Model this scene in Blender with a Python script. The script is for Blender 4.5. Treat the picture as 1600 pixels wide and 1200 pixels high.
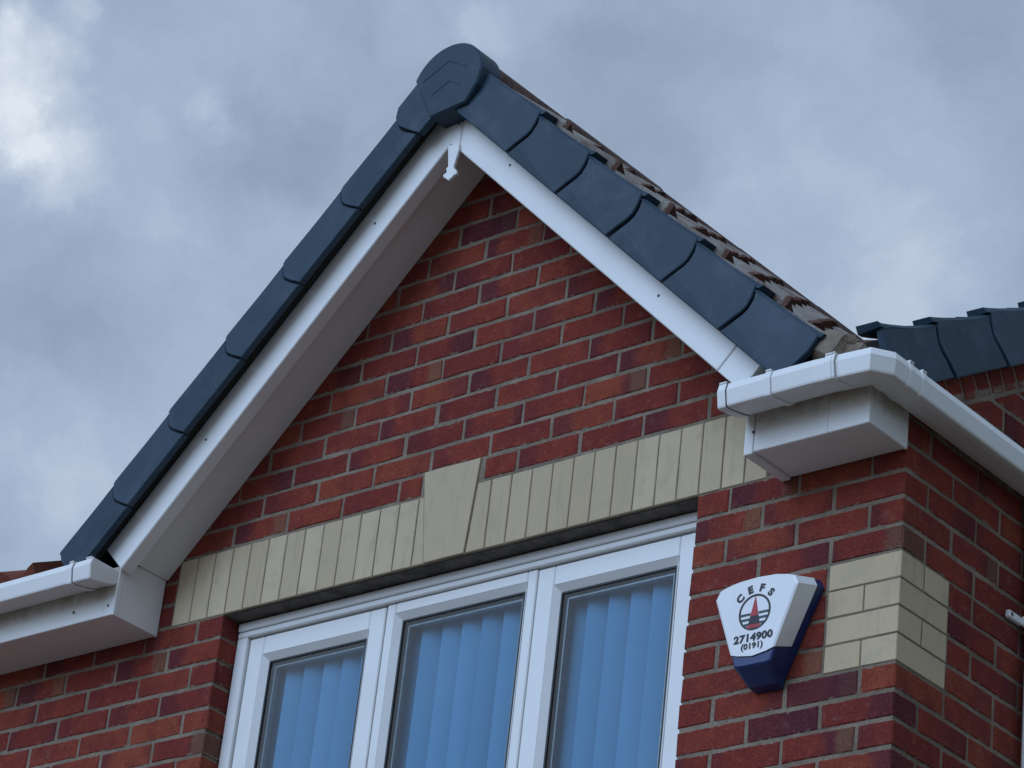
import bpy, math, random
from mathutils import Matrix, Vector
random.seed(7)
SC = bpy.context.scene
for _o in list(bpy.data.objects): bpy.data.objects.remove(_o)
COL = SC.collection
GZ = -5.25                                   # ground level; z = 0 is the head of the bedroom window

# ------------------------------------------------------------------ camera
YAW, PITCH, ROLL = 0.7456, 0.4747, 0.1176
CAM = Vector((5.7180, -6.0068, -3.6887)); FPX = 5000.37
cam_d = bpy.data.cameras.new('camera'); cam = bpy.data.objects.new('camera', cam_d); COL.objects.link(cam)
CR = (Matrix.Rotation(YAW, 3, 'Z') @ Matrix.Rotation(math.pi/2 + PITCH, 3, 'X') @ Matrix.Rotation(ROLL, 3, 'Z'))
cam.matrix_world = Matrix.Translation(CAM) @ CR.to_4x4()
cam_d.sensor_width = 36.0; cam_d.lens = FPX/1600*36.0
cam_d.clip_start = 0.05; cam_d.clip_end = 3000
SC.camera = cam
def pix(p):
    q = CR.transposed() @ (Vector(p) - CAM)
    return 800 + FPX*q.x/-q.z, 600 - FPX*q.y/-q.z
def ray(u, v): return (CR @ Vector(((u-800)/FPX, -(v-600)/FPX, -1))).normalized()

# ------------------------------------------------------------------ world, sun, exposure
SUN = Vector((-0.15, -0.80, 0.50)).normalized()
SC.view_settings.view_transform = 'Standard'; SC.view_settings.look = 'None'
SC.view_settings.exposure = 0.0; SC.view_settings.gamma = 1.0; SC.view_settings.use_curve_mapping = False
sun_d = bpy.data.lights.new('sun', 'SUN'); sun_d.energy = 1.75; sun_d.angle = math.radians(48)
sun_d.color = (0.54, 0.76, 1.12)
sun = bpy.data.objects.new('sun', sun_d); COL.objects.link(sun)
sun.rotation_euler = SUN.to_track_quat('Z', 'Y').to_euler(); sun.location = (3, -6, 12)

class NT:
    """small helper for wiring node trees"""
    def __init__(s, tree): s.t = tree; s.n = tree.nodes; s.l = tree.links
    def add(s, typ, **kw):
        nd = s.n.new(typ)
        for k, v in kw.items():
            if k.startswith('_'): setattr(nd, k[1:], v)
        for k, v in kw.items():
            if k.startswith('_'): continue
            key = int(k[1:]) if k[0] == 'i' and k[1:].isdigit() else k.replace('__', ' ')
            if isinstance(v, bpy.types.NodeSocket): s.l.new(v, nd.inputs[key])
            else: nd.inputs[key].default_value = v
        return nd
    def math(s, op, a, b=None, c=None, clamp=False):
        nd = s.n.new('ShaderNodeMath'); nd.operation = op; nd.use_clamp = clamp
        for i, v in enumerate((a, b, c)):
            if v is None: continue
            if isinstance(v, bpy.types.NodeSocket): s.l.new(v, nd.inputs[i])
            else: nd.inputs[i].default_value = v
        return nd.outputs[0]
    def vmath(s, op, a, b=None, scale=None):
        nd = s.n.new('ShaderNodeVectorMath'); nd.operation = op
        for i, v in enumerate((a, b)):
            if v is None: continue
            if isinstance(v, bpy.types.NodeSocket): s.l.new(v, nd.inputs[i])
            else: nd.inputs[i].default_value = v
        if scale is not None:
            if isinstance(scale, bpy.types.NodeSocket): s.l.new(scale, nd.inputs['Scale'])
            else: nd.inputs['Scale'].default_value = scale
        return nd.outputs['Value'] if op in ('DOT_PRODUCT', 'LENGTH', 'DISTANCE') else nd.outputs[0]
    def mix(s, f, a, b, mode='MIX'):
        nd = s.n.new('ShaderNodeMix'); nd.data_type = 'RGBA'; nd.blend_type = mode
        for i, v in ((0, f), (6, a), (7, b)):
            if isinstance(v, bpy.types.NodeSocket): s.l.new(v, nd.inputs[i])
            elif i: nd.inputs[i].default_value = (*v, 1) if len(v) == 3 else v
            else: nd.inputs[i].default_value = v
        return nd.outputs[2]
    def noise(s, vec, scale, detail=3.0, rough=0.55, dist=0.0):
        nd = s.n.new('ShaderNodeTexNoise')
        if vec is not None: s.l.new(vec, nd.inputs['Vector'])
        nd.inputs['Scale'].default_value = scale; nd.inputs['Detail'].default_value = detail
        nd.inputs['Roughness'].default_value = rough; nd.inputs['Distortion'].default_value = dist
        return nd.outputs['Fac']
    def smooth(s, v, lo, hi, a=0.0, b=1.0):
        nd = s.n.new('ShaderNodeMapRange'); nd.interpolation_type = 'SMOOTHSTEP'
        s.l.new(v, nd.inputs[0])
        for i, x in zip((1, 2, 3, 4), (lo, hi, a, b)): nd.inputs[i].default_value = x
        return nd.outputs[0]

world = bpy.data.worlds.new('World'); SC.world = world; world.use_nodes = True
W = NT(world.node_tree); W.n.clear()
w_out = W.add('ShaderNodeOutputWorld'); w_bg = W.add('ShaderNodeBackground')
W.l.new(w_bg.outputs[0], w_out.inputs[0]); w_bg.inputs['Strength'].default_value = 0.12
sky = W.n.new('ShaderNodeTexSky'); sky.sky_type = 'NISHITA'; sky.sun_disc = False
sky.sun_elevation = math.asin(SUN.z); sky.sun_rotation = math.atan2(SUN.x, SUN.y)
sky.air_density = 1.2; sky.dust_density = 2.0
w_dir = W.add('ShaderNodeTexCoord').outputs['Generated']
warp = W.n.new('ShaderNodeTexNoise'); W.l.new(w_dir, warp.inputs['Vector'])
warp.inputs['Scale'].default_value = 26; warp.inputs['Detail'].default_value = 7; warp.inputs['Roughness'].default_value = 0.6
w_off = W.vmath('SCALE', W.vmath('SUBTRACT', warp.outputs['Color'], (0.5, 0.5, 0.5)), scale=0.05)
wd = W.vmath('ADD', w_dir, w_off)
big = W.noise(w_dir, 3.0, 4, 0.5)
mid = W.noise(wd, 9.0, 6, 0.55)
fine = W.noise(wd, 24.0, 8, 0.62)
base = W.math('ADD', W.math('MULTIPLY', mid, 0.62), W.math('MULTIPLY', fine, 0.20))
base = W.math('ADD', base, W.math('MULTIPLY', big, 0.30))
def blob(u, v, r, amp, acc, hard=0.0):
    """one cloud bank of the sky: a soft lump around a direction, ragged by the noise"""
    d = ray(u, v); dist = W.vmath('DISTANCE', wd, tuple(d))
    g = W.smooth(dist, r*hard, r, amp, 0.0)
    return W.math('ADD', acc, g)
cl = W.math('SUBTRACT', base, 0.585)
cl = W.math('MULTIPLY', cl, 1.55)
for b_ in ((25, 120, .034, .52), (95, 260, .026, .34), (30, 190, .020, .24), (140, 15, .012, .30), (20, 20, .014, .28),
           (345, 170, .012, .24), (520, 120, .05, -.06), (430, 230, .035, -.25), (60, 480, .05, -.16), (700, 60, .03, .12),
           (60, 800, .045, .15), (240, 430, .03, .0), (300, 620, .03, .06), (1450, 400, .05, .30), (1050, 200, .06, -.05), (800, 60, .03, .14), (120, 700, .04, .14)):
    cl = blob(*b_, cl)
ramp = W.n.new('ShaderNodeValToRGB'); W.l.new(W.math('ADD', cl, 0.42), ramp.inputs[0])
cr = ramp.color_ramp
cr.elements[0].position = 0.0; cr.elements[0].color = (1.8, 2.3, 3.05, 1)
cr.elements[1].position = 1.0; cr.elements[1].color = (6.6, 7.15, 7.8, 1)
e = cr.elements.new(0.30); e.color = (2.6, 3.35, 4.5, 1)
e = cr.elements.new(0.52); e.color = (3.3, 4.15, 5.45, 1)
e = cr.elements.new(0.75); e.color = (4.7, 5.35, 6.4, 1)
w_col = W.mix(0.90, sky.outputs[0], ramp.outputs[0])
W.l.new(w_col, w_bg.inputs['Color'])

# ------------------------------------------------------------------ object helpers
def tag(o, label=None, cat=None, group=None, kind=None):
    if label: o['label'] = label
    if cat: o['category'] = cat
    if group: o['group'] = group
    if kind: o['kind'] = kind
    return o
ORIGIN = {}
def link(o, parent=None):
    COL.objects.link(o)
    if parent is not None:
        o.parent = parent
        o.matrix_parent_inverse = Matrix.Translation(-Vector(ORIGIN.get(parent.name, (0, 0, 0))))
    return o
def empty(name, loc):
    o = bpy.data.objects.new(name, None); o.location = loc; o.empty_display_size = .2
    COL.objects.link(o); ORIGIN[o.name] = loc; return o
def place(name, me, parent, M=None):
    o = bpy.data.objects.new(name, me)
    if M is not None: o.matrix_basis = M
    link(o, parent)
    if M is not None and parent is not None: ORIGIN[o.name] = tuple(M.translation)
    return o
def mesh(name, V, F, mat, smooth=False):
    me = bpy.data.meshes.new(name); me.from_pydata([tuple(v) for v in V], [], F)
    me.materials.append(mat)
    if smooth: me.polygons.foreach_set('use_smooth', [True]*len(F))
    me.update(); return me
class MB:
    def __init__(s): s.v = []; s.f = []
    def add(s, V, F, M=None):
        k = len(s.v)
        s.v += [tuple(M @ Vector(v)) if M is not None else tuple(v) for v in V]
        s.f += [tuple(i+k for i in f) for f in F]
    def box(s, x0, x1, y0, y1, z0, z1, b=0.0):
        V, F = bevbox(x1-x0, y1-y0, z1-z0, b)
        s.add([(v[0]+(x0+x1)/2, v[1]+(y0+y1)/2, v[2]+(z0+z1)/2) for v in V], F)
    def prism(s, poly, a0, a1, axis='y', b=0.0):
        """poly (u,v) -> axis y: (x,z); axis x: (y,z); axis z: (x,y). b = bevel on the a0 side"""
        V, F = prism_vf(poly, a0, a1, axis, b); s.add(V, F)
    def sweep(s, prof, frames, closed=True, caps=True):
        """prof: list of 2-D points; frames: functions mapping a 2-D point to 3-D"""
        n = len(prof); V = []; F = []
        for fr in frames: V += [fr(*p) for p in prof]
        for i in range(len(frames)-1):
            for j in range(n if closed else n-1):
                a = i*n+j; b2 = i*n+(j+1) % n
                F.append((a, b2, b2+n, a+n))
        if caps and closed:
            F.append(tuple(range(n))[::-1]); F.append(tuple(range((len(frames)-1)*n, len(frames)*n)))
        s.add(V, F)
    def build(s, name, mat, parent, smooth=False, fix=True):
        me = mesh(name, s.v, s.f, mat, smooth)
        if fix:
            import bmesh
            bm = bmesh.new(); bm.from_mesh(me); bmesh.ops.recalc_face_normals(bm, faces=bm.faces[:]); bm.to_mesh(me); bm.free()
        o = bpy.data.objects.new(name, me); link(o, parent); return o
def bevbox(dx, dy, dz, b=0.0, jit=0.0, rng=None):
    hx, hy, hz = dx/2, dy/2, dz/2
    if b <= 0:
        V = [(sx*hx, sy*hy, sz*hz) for sx in (-1, 1) for sy in (-1, 1) for sz in (-1, 1)]
        F = [(0, 1, 3, 2), (4, 6, 7, 5), (0, 4, 5, 1), (2, 3, 7, 6), (0, 2, 6, 4), (1, 5, 7, 3)]
        return V, F
    V = []; idx = {}
    for sx in (-1, 1):
        for sy in (-1, 1):
            for sz in (-1, 1):
                for ax in range(3):
                    p = [sx*(hx-b), sy*(hy-b), sz*(hz-b)]
                    p[ax] = (sx*hx, sy*hy, sz*hz)[ax]
                    if jit: p = [c+rng.uniform(-jit, jit) for c in p]
                    idx[(sx, sy, sz, ax)] = len(V); V.append(tuple(p))
    F = []
    S = ((-1, -1), (1, -1), (1, 1), (-1, 1))
    for s in (-1, 1):
        F.append(tuple(idx[(s, a, c, 0)] for a, c in (S if s > 0 else S[::-1])))
        F.append(tuple(idx[(a, s, c, 1)] for a, c in (S[::-1] if s > 0 else S)))
        F.append(tuple(idx[(a, c, s, 2)] for a, c in (S if s > 0 else S[::-1])))
    for a in (-1, 1):
        for c in (-1, 1):
            q = (idx[(-1, a, c, 1)], idx[(1, a, c, 1)], idx[(1, a, c, 2)], idx[(-1, a, c, 2)]); F.append(q if a*c > 0 else q[::-1])
            q = (idx[(a, -1, c, 0)], idx[(a, 1, c, 0)], idx[(a, 1, c, 2)], idx[(a, -1, c, 2)]); F.append(q[::-1] if a*c > 0 else q)
            q = (idx[(a, c, -1, 0)], idx[(a, c, 1, 0)], idx[(a, c, 1, 1)], idx[(a, c, -1, 1)]); F.append(q if a*c > 0 else q[::-1])
            for d in (-1, 1):
                q = tuple(idx[(a, c, d, k)] for k in range(3)); F.append(q if a*c*d > 0 else q[::-1])
    return V, F
def prism_vf(poly, a0, a1, axis='y', b=0.0):
    n = len(poly)
    def P(u, v, w): return {'y': (u, w, v), 'x': (w, u, v), 'z': (u, v, w)}[axis]
    rings = []
    if b > 0:
        sgn = 1 if a1 > a0 else -1
        rings.append([P(*q, a0) for q in inset(poly, b)]); rings.append([P(*q, a0+sgn*b) for q in poly])
    else: rings.append([P(*q, a0) for q in poly])
    rings.append([P(*q, a1) for q in poly])
    V = [p for r in rings for p in r]; F = [tuple(range(n))]
    for i in range(len(rings)-1):
        for j in range(n): F.append((i*n+j, i*n+(j+1) % n, (i+1)*n+(j+1) % n, (i+1)*n+j))
    F.append(tuple(range((len(rings)-1)*n, len(rings)*n))[::-1])
    return V, F
def inset(poly, b):
    n = len(poly); out = []
    area = sum(poly[i][0]*poly[(i+1) % n][1]-poly[(i+1) % n][0]*poly[i][1] for i in range(n))
    sg = 1 if area > 0 else -1
    for i in range(n):
        p0, p1, p2 = Vector(poly[i-1]), Vector(poly[i]), Vector(poly[(i+1) % n])
        d1 = (p1-p0).normalized(); d2 = (p2-p1).normalized()
        n1 = Vector((-d1.y, d1.x))*sg; n2 = Vector((-d2.y, d2.x))*sg
        m = n1+n2
        if m.length < 1e-4: m = n1
        m.normalize(); k = max(.35, m.dot(n1))
        out.append(tuple(p1+m*(b/k)))
    return out
def clip_poly(poly, a, b, c):
    """keep a*u+b*v<=c"""
    out = []
    for i in range(len(poly)):
        p, q = poly[i], poly[(i+1) % len(poly)]
        dp = a*p[0]+b*p[1]-c; dq = a*q[0]+b*q[1]-c
        if dp <= 0: out.append(p)
        if dp*dq < 0:
            t = dp/(dp-dq); out.append((p[0]+(q[0]-p[0])*t, p[1]+(q[1]-p[1])*t))
    return out

# ------------------------------------------------------------------ materials
def mat(name, build):
    m = bpy.data.materials.new(name); m.use_nodes = True
    T = NT(m.node_tree); T.n.clear()
    out = T.add('ShaderNodeOutputMaterial'); bs = T.add('ShaderNodeBsdfPrincipled'); T.l.new(bs.outputs[0], out.inputs[0])
    build(T, bs, out); return m
def setc(T, bs, c):
    if isinstance(c, bpy.types.NodeSocket): T.l.new(c, bs.inputs['Base Color'])
    else: bs.inputs['Base Color'].default_value = (*c, 1)
def bump(T, bs, h, strength, dist):
    b = T.add('ShaderNodeBump', Height=h, Strength=strength, Distance=dist); T.l.new(b.outputs[0], bs.inputs['Normal'])
def per_object(T, island=False):
    if island:
        g = T.add('ShaderNodeNewGeometry'); rnd = g.outputs['Random Per Island']; vec = g.outputs['Position']
    else:
        rnd = T.add('ShaderNodeObjectInfo').outputs['Random']; vec = T.add('ShaderNodeTexCoord').outputs['Object']
    wn = T.n.new('ShaderNodeTexWhiteNoise'); wn.noise_dimensions = '1D'; T.l.new(rnd, wn.inputs['W'])
    sep = T.n.new('ShaderNodeSeparateColor'); T.l.new(wn.outputs['Color'], sep.inputs[0])
    off = T.vmath('SCALE', wn.outputs['Color'], scale=37.0)
    return rnd, sep.outputs, vec, T.vmath('ADD', vec, off)
def brick_mat(name, island):
    def b(T, bs, out):
        rnd, rgb, vec, nv = per_object(T, island)
        r = T.n.new('ShaderNodeValToRGB'); T.l.new(rgb[0], r.inputs[0]); cr = r.color_ramp
        cr.elements[0].color = (.180, .034, .027, 1); cr.elements[1].color = (.285, .068, .038, 1)
        cr.elements.new(.25).color = (.212, .039, .029, 1); cr.elements.new(.65).color = (.245, .048, .032, 1)
        c = r.outputs[0]
        # slow mottling from the kiln
        c = T.mix(T.smooth(T.noise(nv, 14, 3, .6), .40, .66, 0, .55), c, (.145, .029, .028))
        c = T.mix(T.smooth(T.noise(nv, 30, 4, .65), .55, .72, 0, .55), c, (.31, .088, .045))
        if not island:
            x = T.n.new('ShaderNodeSeparateXYZ'); T.l.new(vec, x.inputs[0])
            # burnt ends: dark purple where the bricks lay stacked in the kiln
            side = T.math('MULTIPLY', T.math('SUBTRACT', rgb[1], .5), .15)
            ax = T.math('ABSOLUTE', T.math('ADD', x.outputs[0], side))
            ax = T.math('ADD', ax, T.math('MULTIPLY', T.math('SUBTRACT', T.noise(nv, 40, 4), .5), .07))
            e = T.math('MULTIPLY', T.smooth(ax, .055, .112), T.smooth(rgb[2], .10, .9, .08, .70))
            c = T.mix(e, c, (.066, .022, .036))
            # a buff kiss-mark on a few of the ends
            kx = T.smooth(T.math('ADD', x.outputs[0], T.math('MULTIPLY', T.noise(nv, 35, 2), .03)), .062, .08)
            c = T.mix(T.math('MULTIPLY', kx, T.smooth(rgb[2], .86, .90, 0, .6)), c, (.20, .115, .068))
            whole = T.math('GREATER_THAN', rgb[1], .985)
            c = T.mix(T.math('MULTIPLY', whole, .72), c, (.075, .024, .036))
        grain = T.noise(nv, 260, 4, .7)
        c = T.mix(T.smooth(grain, .34, .52, .75, 0), c, (.062, .018, .018))
        c = T.mix(T.smooth(T.noise(nv, 210, 4, .75), .54, .68, 0, .45), c, (.36, .115, .070))
        c = T.mix(T.smooth(T.noise(nv, 120, 3, .6), .66, .76, 0, .35), c, (.42, .22, .16))
        # lime bloom in patches
        c = T.mix(T.smooth(T.noise(nv, 22, 3, .6), .60, .80, 0, .14), c, (.36, .27, .28))
        if not island:                          # mortar smeared over the arrises
            zz = T.math('ADD', T.math('ABSOLUTE', x.outputs[2]), T.math('MULTIPLY', T.math('SUBTRACT', T.noise(nv, 55, 4, .65), .5), .026))
            c = T.mix(T.math('MULTIPLY', T.smooth(zz, .0295, .0335), T.smooth(T.noise(nv, 16, 3), .38, .60, .15, .9)), c, (.27, .22, .175))
        setc(T, bs, c); bs.inputs['Roughness'].default_value = .95; bs.inputs['Specular IOR Level'].default_value = .08
        h = T.math('ADD', T.math('MULTIPLY', grain, .6), T.noise(nv, 90, 3, .6))
        bump(T, bs, h, .55, .0035)
    return mat(name, b)
M_BRICK = brick_mat('red_brick', False); M_BRICKS = brick_mat('red_bricks', True)
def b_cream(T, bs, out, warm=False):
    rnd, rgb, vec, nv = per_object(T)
    c = T.mix(rgb[0], (.46, .365, .235), (.55, .45, .305)) if not warm else T.mix(rgb[0], (.53, .42, .265), (.57, .46, .30))  # quoins warmer; soldiers darker, the gable overhang's shade put into their base colour
    c = T.mix(T.smooth(T.noise(nv, 18, 3), .45, .7, 0, .4), c, (.41, .335, .25))
    c = T.mix(T.smooth(T.noise(nv, 300, 3, .7), .32, .46, .35, 0), c, (.27, .225, .16))
    # faint run-off stains
    mp = T.n.new('ShaderNodeMapping'); T.l.new(nv, mp.inputs[0]); mp.inputs['Scale'].default_value = (45, 45, 6)
    c = T.mix(T.smooth(T.noise(mp.outputs[0], 1.0, 4, .6), .52, .75, 0, .30), c, (.24, .195, .14))
    g = T.noise(nv, 260, 3, .7)
    setc(T, bs, c); bs.inputs['Roughness'].default_value = .9; bs.inputs['Specular IOR Level'].default_value = .25
    bump(T, bs, g, .35, .002)
M_CREAM = mat('cream_brick_shaded', b_cream); M_QUOIN = mat('buff_quoin_brick', lambda T, b, o: b_cream(T, b, o, True))
def b_mortar(T, bs, out):
    p = T.add('ShaderNodeNewGeometry').outputs['Position']
    n1 = T.noise(p, 7, 4, .6); n2 = T.noise(p, 160, 4, .7)
    c = T.mix(T.smooth(n1, .35, .68), (.205, .160, .118), (.315, .255, .195))
    c = T.mix(T.smooth(n2, .34, .5, .65, 0), c, (.16, .135, .11))
    setc(T, bs, c); bs.inputs['Roughness'].default_value = .95; bs.inputs['Specular IOR Level'].default_value = .2
    bump(T, bs, T.math('ADD', n2, T.math('MULTIPLY', T.noise(p, 45, 3), 1.5)), .9, .006)
M_MORTAR = mat('mortar', b_mortar)
def b_upvc(T, bs, out):
    p = T.add('ShaderNodeNewGeometry').outputs['Position']
    c = T.mix(T.smooth(T.noise(p, 5, 4, .6), .4, .75, 0, .35), (.80, .80, .785), (.70, .70, .675))
    c = T.mix(T.smooth(T.noise(p, 150, 5, .8), .585, .70, 0, .38), c, (.38, .36, .32))
    setc(T, bs, c); bs.inputs['Roughness'].default_value = .38
    bump(T, bs, T.noise(p, 3.5, 2), .12, .02)
M_UPVC = mat('white_upvc', b_upvc)
def b_dirty(T, bs, out):
    # eaves boards: green-brown algae film in uneven streaks below the gutter
    p = T.add('ShaderNodeNewGeometry').outputs['Position']
    n = T.noise(p, 11, 5, .65)
    z = T.n.new('ShaderNodeSeparateXYZ'); T.l.new(p, z.inputs[0])
    band = T.smooth(T.math('ADD', z.outputs[2], T.math('MULTIPLY', T.math('SUBTRACT', n, .5), .07)), .022, .07)
    c = T.mix(T.smooth(T.noise(p, 5, 4, .6), .4, .75, 0, .3), (.80, .80, .785), (.70, .70, .675))
    c = T.mix(T.math('MULTIPLY', band, T.smooth(T.noise(p, 20, 4, .7), .3, .6, .30, .75)), c, (.40, .31, .21))
    c = T.mix(T.smooth(T.noise(p, 190, 4, .75), .60, .72, 0, .45), c, (.33, .29, .21))
    setc(T, bs, c); bs.inputs['Roughness'].default_value = .45
M_DIRTY = mat('weathered_white_upvc', b_dirty)
def b_verge(T, bs, out):
    rnd, rgb, vec, nv = per_object(T)
    p = T.add('ShaderNodeNewGeometry').outputs['Position']
    c = T.mix(rgb[0], (.020, .041, .064), (.028, .053, .080))
    c = T.mix(T.smooth(T.noise(p, 9, 5, .65), .45, .75, 0, .55), c, (.062, .088, .120))
    c = T.mix(T.smooth(T.noise(p, 130, 5, .8), .60, .72, 0, .5), c, (.15, .16, .16))
    setc(T, bs, c); bs.inputs['Roughness'].default_value = .5; bs.inputs['Specular IOR Level'].default_value = .22
    bump(T, bs, T.math('ADD', T.noise(p, 6, 3), T.math('MULTIPLY', T.noise(p, 220, 3), .05)), .25, .02)
M_VERGE = mat('dark_grey_plastic', b_verge)
def tile_mat(name, red):
    def b(T, bs, out):
        rnd, rgb, vec, nv = per_object(T)
        x = T.n.new('ShaderNodeSeparateXYZ'); T.l.new(vec, x.inputs[0])
        c = T.mix(rgb[0], (.085, .044, .036), (.13, .062, .046)) if not red else T.mix(rgb[0], (.19, .060, .038), (.24, .080, .050))
        if not red:
            # lichen and weathering on the open face of the tile, less on its nose
            face = T.smooth(T.math('ADD', x.outputs[0], T.math('MULTIPLY', T.noise(nv, 60, 3), .03)), .350, .362, 1, 0)
            streak = T.n.new('ShaderNodeMapping'); T.l.new(nv, streak.inputs[0]); streak.inputs['Scale'].default_value = (6, 70, 30)
            st = T.noise(streak.outputs[0], 1.0, 4, .65)
            c = T.mix(T.math('MULTIPLY', face, T.smooth(st, .30, .62, .25, .95)), c, (.34, .32, .285))
            c = T.mix(T.smooth(T.noise(nv, 55, 4, .7), .60, .72, 0, .8), c, (.45, .44, .40))
            c = T.mix(T.smooth(T.noise(nv, 28, 4, .7), .60, .72, 0, .7), c, (.085, .055, .04))
        c = T.mix(T.smooth(T.noise(nv, 240, 4, .7), .32, .48, .5, 0), c, (.05, .035, .028))
        setc(T, bs, c); bs.inputs['Roughness'].default_value = .9; bs.inputs['Specular IOR Level'].default_value = .2
        bump(T, bs, T.math('ADD', T.noise(nv, 180, 4, .7), T.noise(nv, 40, 4, .7)), .8, .006)
    return mat(name, b)
M_TILE = tile_mat('weathered_concrete_tile', False); M_REDTILE = tile_mat('red_concrete_tile', True)
def _b_ridge(T, bs, out):
    p = T.add('ShaderNodeNewGeometry').outputs['Position']
    c = T.mix(T.smooth(T.noise(p, 30, 5, .65), .35, .65), (.075, .042, .035), (.15, .085, .062))
    c = T.mix(T.smooth(T.noise(p, 60, 4, .7), .62, .74, 0, .7), c, (.30, .28, .25))
    setc(T, bs, c); bs.inputs['Roughness'].default_value = .9
    bump(T, bs, T.noise(p, 120, 5, .7), .9, .008)
M_RIDGE = mat('ridge_concrete', _b_ridge)
def flat(name, c, rough=.5, metal=0.0, ns=60, var=.25):
    def b(T, bs, out):
        p = T.add('ShaderNodeNewGeometry').outputs['Position']
        d = tuple(x*(1-var) for x in c)
        setc(T, bs, T.mix(T.smooth(T.noise(p, ns, 4, .65), .35, .7), c, d))
        bs.inputs['Roughness'].default_value = rough; bs.inputs['Metallic'].default_value = metal
    return mat(name, b)
M_LINTEL = flat('dark_lintel', (.115, .098, .082), .8, ns=14, var=.65)
M_SCREW = flat('screw_head', (.10, .10, .095), .5)
M_GASKET = flat('black_gasket', (.012, .012, .013), .5)
M_SPACER = flat('grey_spacer', (.33, .35, .36), .35, .6)
M_INNER = flat('room_plaster', (.62, .62, .60), .9)
M_ROOFDARK = flat('underlay_and_hollow_dark', (.03, .028, .026), .9)  # roof underlay; also the painted dark of the hollow verge end
M_ALARMW = flat('alarm_white', (.80, .81, .82), .30, ns=8, var=.05)
M_ALARMB = flat('alarm_navy', (.010, .033, .135), .32, ns=10, var=.15)
M_INK = flat('black_print', (.012, .012, .018), .5)
M_REDINK = flat('red_print', (.42, .020, .030), .45)
M_GREENINK = flat('dark_teal_print', (.020, .055, .060), .45)
def b_blind(T, bs, out):
    rnd, rgb, vec, nv = per_object(T)
    p = T.add('ShaderNodeNewGeometry').outputs['Position']
    c = T.mix(rgb[0], (.13, .37, .61), (.20, .47, .73))
    c = T.mix(T.smooth(T.noise(p, 30, 3), .4, .7, 0, .2), c, (.13, .36, .60))
    setc(T, bs, c); bs.inputs['Roughness'].default_value = .85
    tr = T.add('ShaderNodeBsdfTranslucent'); tr.inputs[0].default_value = (.20, .46, .72, 1)
    mx = T.add('ShaderNodeMixShader'); mx.inputs[0].default_value = .2
    T.l.new(bs.outputs[0], mx.inputs[1]); T.l.new(tr.outputs[0], mx.inputs[2]); T.l.new(mx.outputs[0], out.inputs[0])
M_BLIND = mat('blue_blind_fabric', b_blind)
def b_glass(T, bs, out):
    T.n.remove(bs)
    gl = T.add('ShaderNodeBsdfGlossy'); gl.inputs['Roughness'].default_value = .01
    tr = T.add('ShaderNodeBsdfTransparent'); tr.inputs[0].default_value = (.88, .94, .96, 1)
    fr = T.add('ShaderNodeFresnel'); fr.inputs['IOR'].default_value = 1.6
    geo = T.add('ShaderNodeNewGeometry')       # the reflection comes off the outer face of the pane only
    mx = T.add('ShaderNodeMixShader'); T.l.new(T.math('MULTIPLY', T.math('MULTIPLY', fr.outputs[0], T.math('SUBTRACT', 1.0, geo.outputs['Backfacing'])), 2.1, clamp=True), mx.inputs[0])
    T.l.new(tr.outputs[0], mx.inputs[1]); T.l.new(gl.outputs[0], mx.inputs[2]); T.l.new(mx.outputs[0], out.inputs[0])
M_GLASS = mat('window_glass', b_glass)
def b_ground(T, bs, out):
    p = T.add('ShaderNodeNewGeometry').outputs['Position']
    n = T.noise(p, .12, 5, .6)
    c = T.mix(T.smooth(n, .45, .55), (.13, .105, .09), (.06, .085, .03))
    c = T.mix(T.smooth(T.noise(p, 3, 5, .65), .4, .7, 0, .5), c, (.09, .075, .06))
    setc(T, bs, c); bs.inputs['Roughness'].default_value = .95
M_GROUND = mat('ground_cover', b_ground)
def b_paving(T, bs, out):
    p = T.add('ShaderNodeNewGeometry').outputs['Position']
    c = T.mix(T.smooth(T.noise(p, 1.2, 5, .65), .35, .7), (.25, .18, .135), (.18, .13, .10))
    c = T.mix(T.smooth(T.noise(p, 60, 4, .7), .35, .5, .5, 0), c, (.12, .10, .085))
    setc(T, bs, c); bs.inputs['Roughness'].default_value = .9
M_PAVING = mat('drive_paving', b_paving)

# ------------------------------------------------------------------ ground
g = MB(); R_ = 900; NS = 48
g.v = [(0, 0, GZ)] + [(R_*math.cos(2*math.pi*i/NS), R_*math.sin(2*math.pi*i/NS), GZ) for i in range(NS)]
g.f = [(0, i+1, (i+1) % NS+1) for i in range(NS)]
tag(g.build('ground', M_GROUND, None, fix=False), kind='structure')
dv = MB(); dv.box(-7, 9, -14, -.02, GZ-.1, GZ+.012); tag(dv.build('driveway', M_PAVING, None), kind='structure')

# ------------------------------------------------------------------ the house
XC = 1.5525                                   # front right corner
house = empty('brick_house', (0, 3.4, GZ))
tag(house, 'red brick house with white gable trim, dark grey verge caps and cream brick band', 'house')
XL, YB = -4.6, 7.0
SIL = -1.25                                   # window sill level
SB = .604                                     # main roof slope (rise / run)
def roofz(y): return .0781 + SB*y             # lower edge of the raking brick course on the side wall

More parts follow.
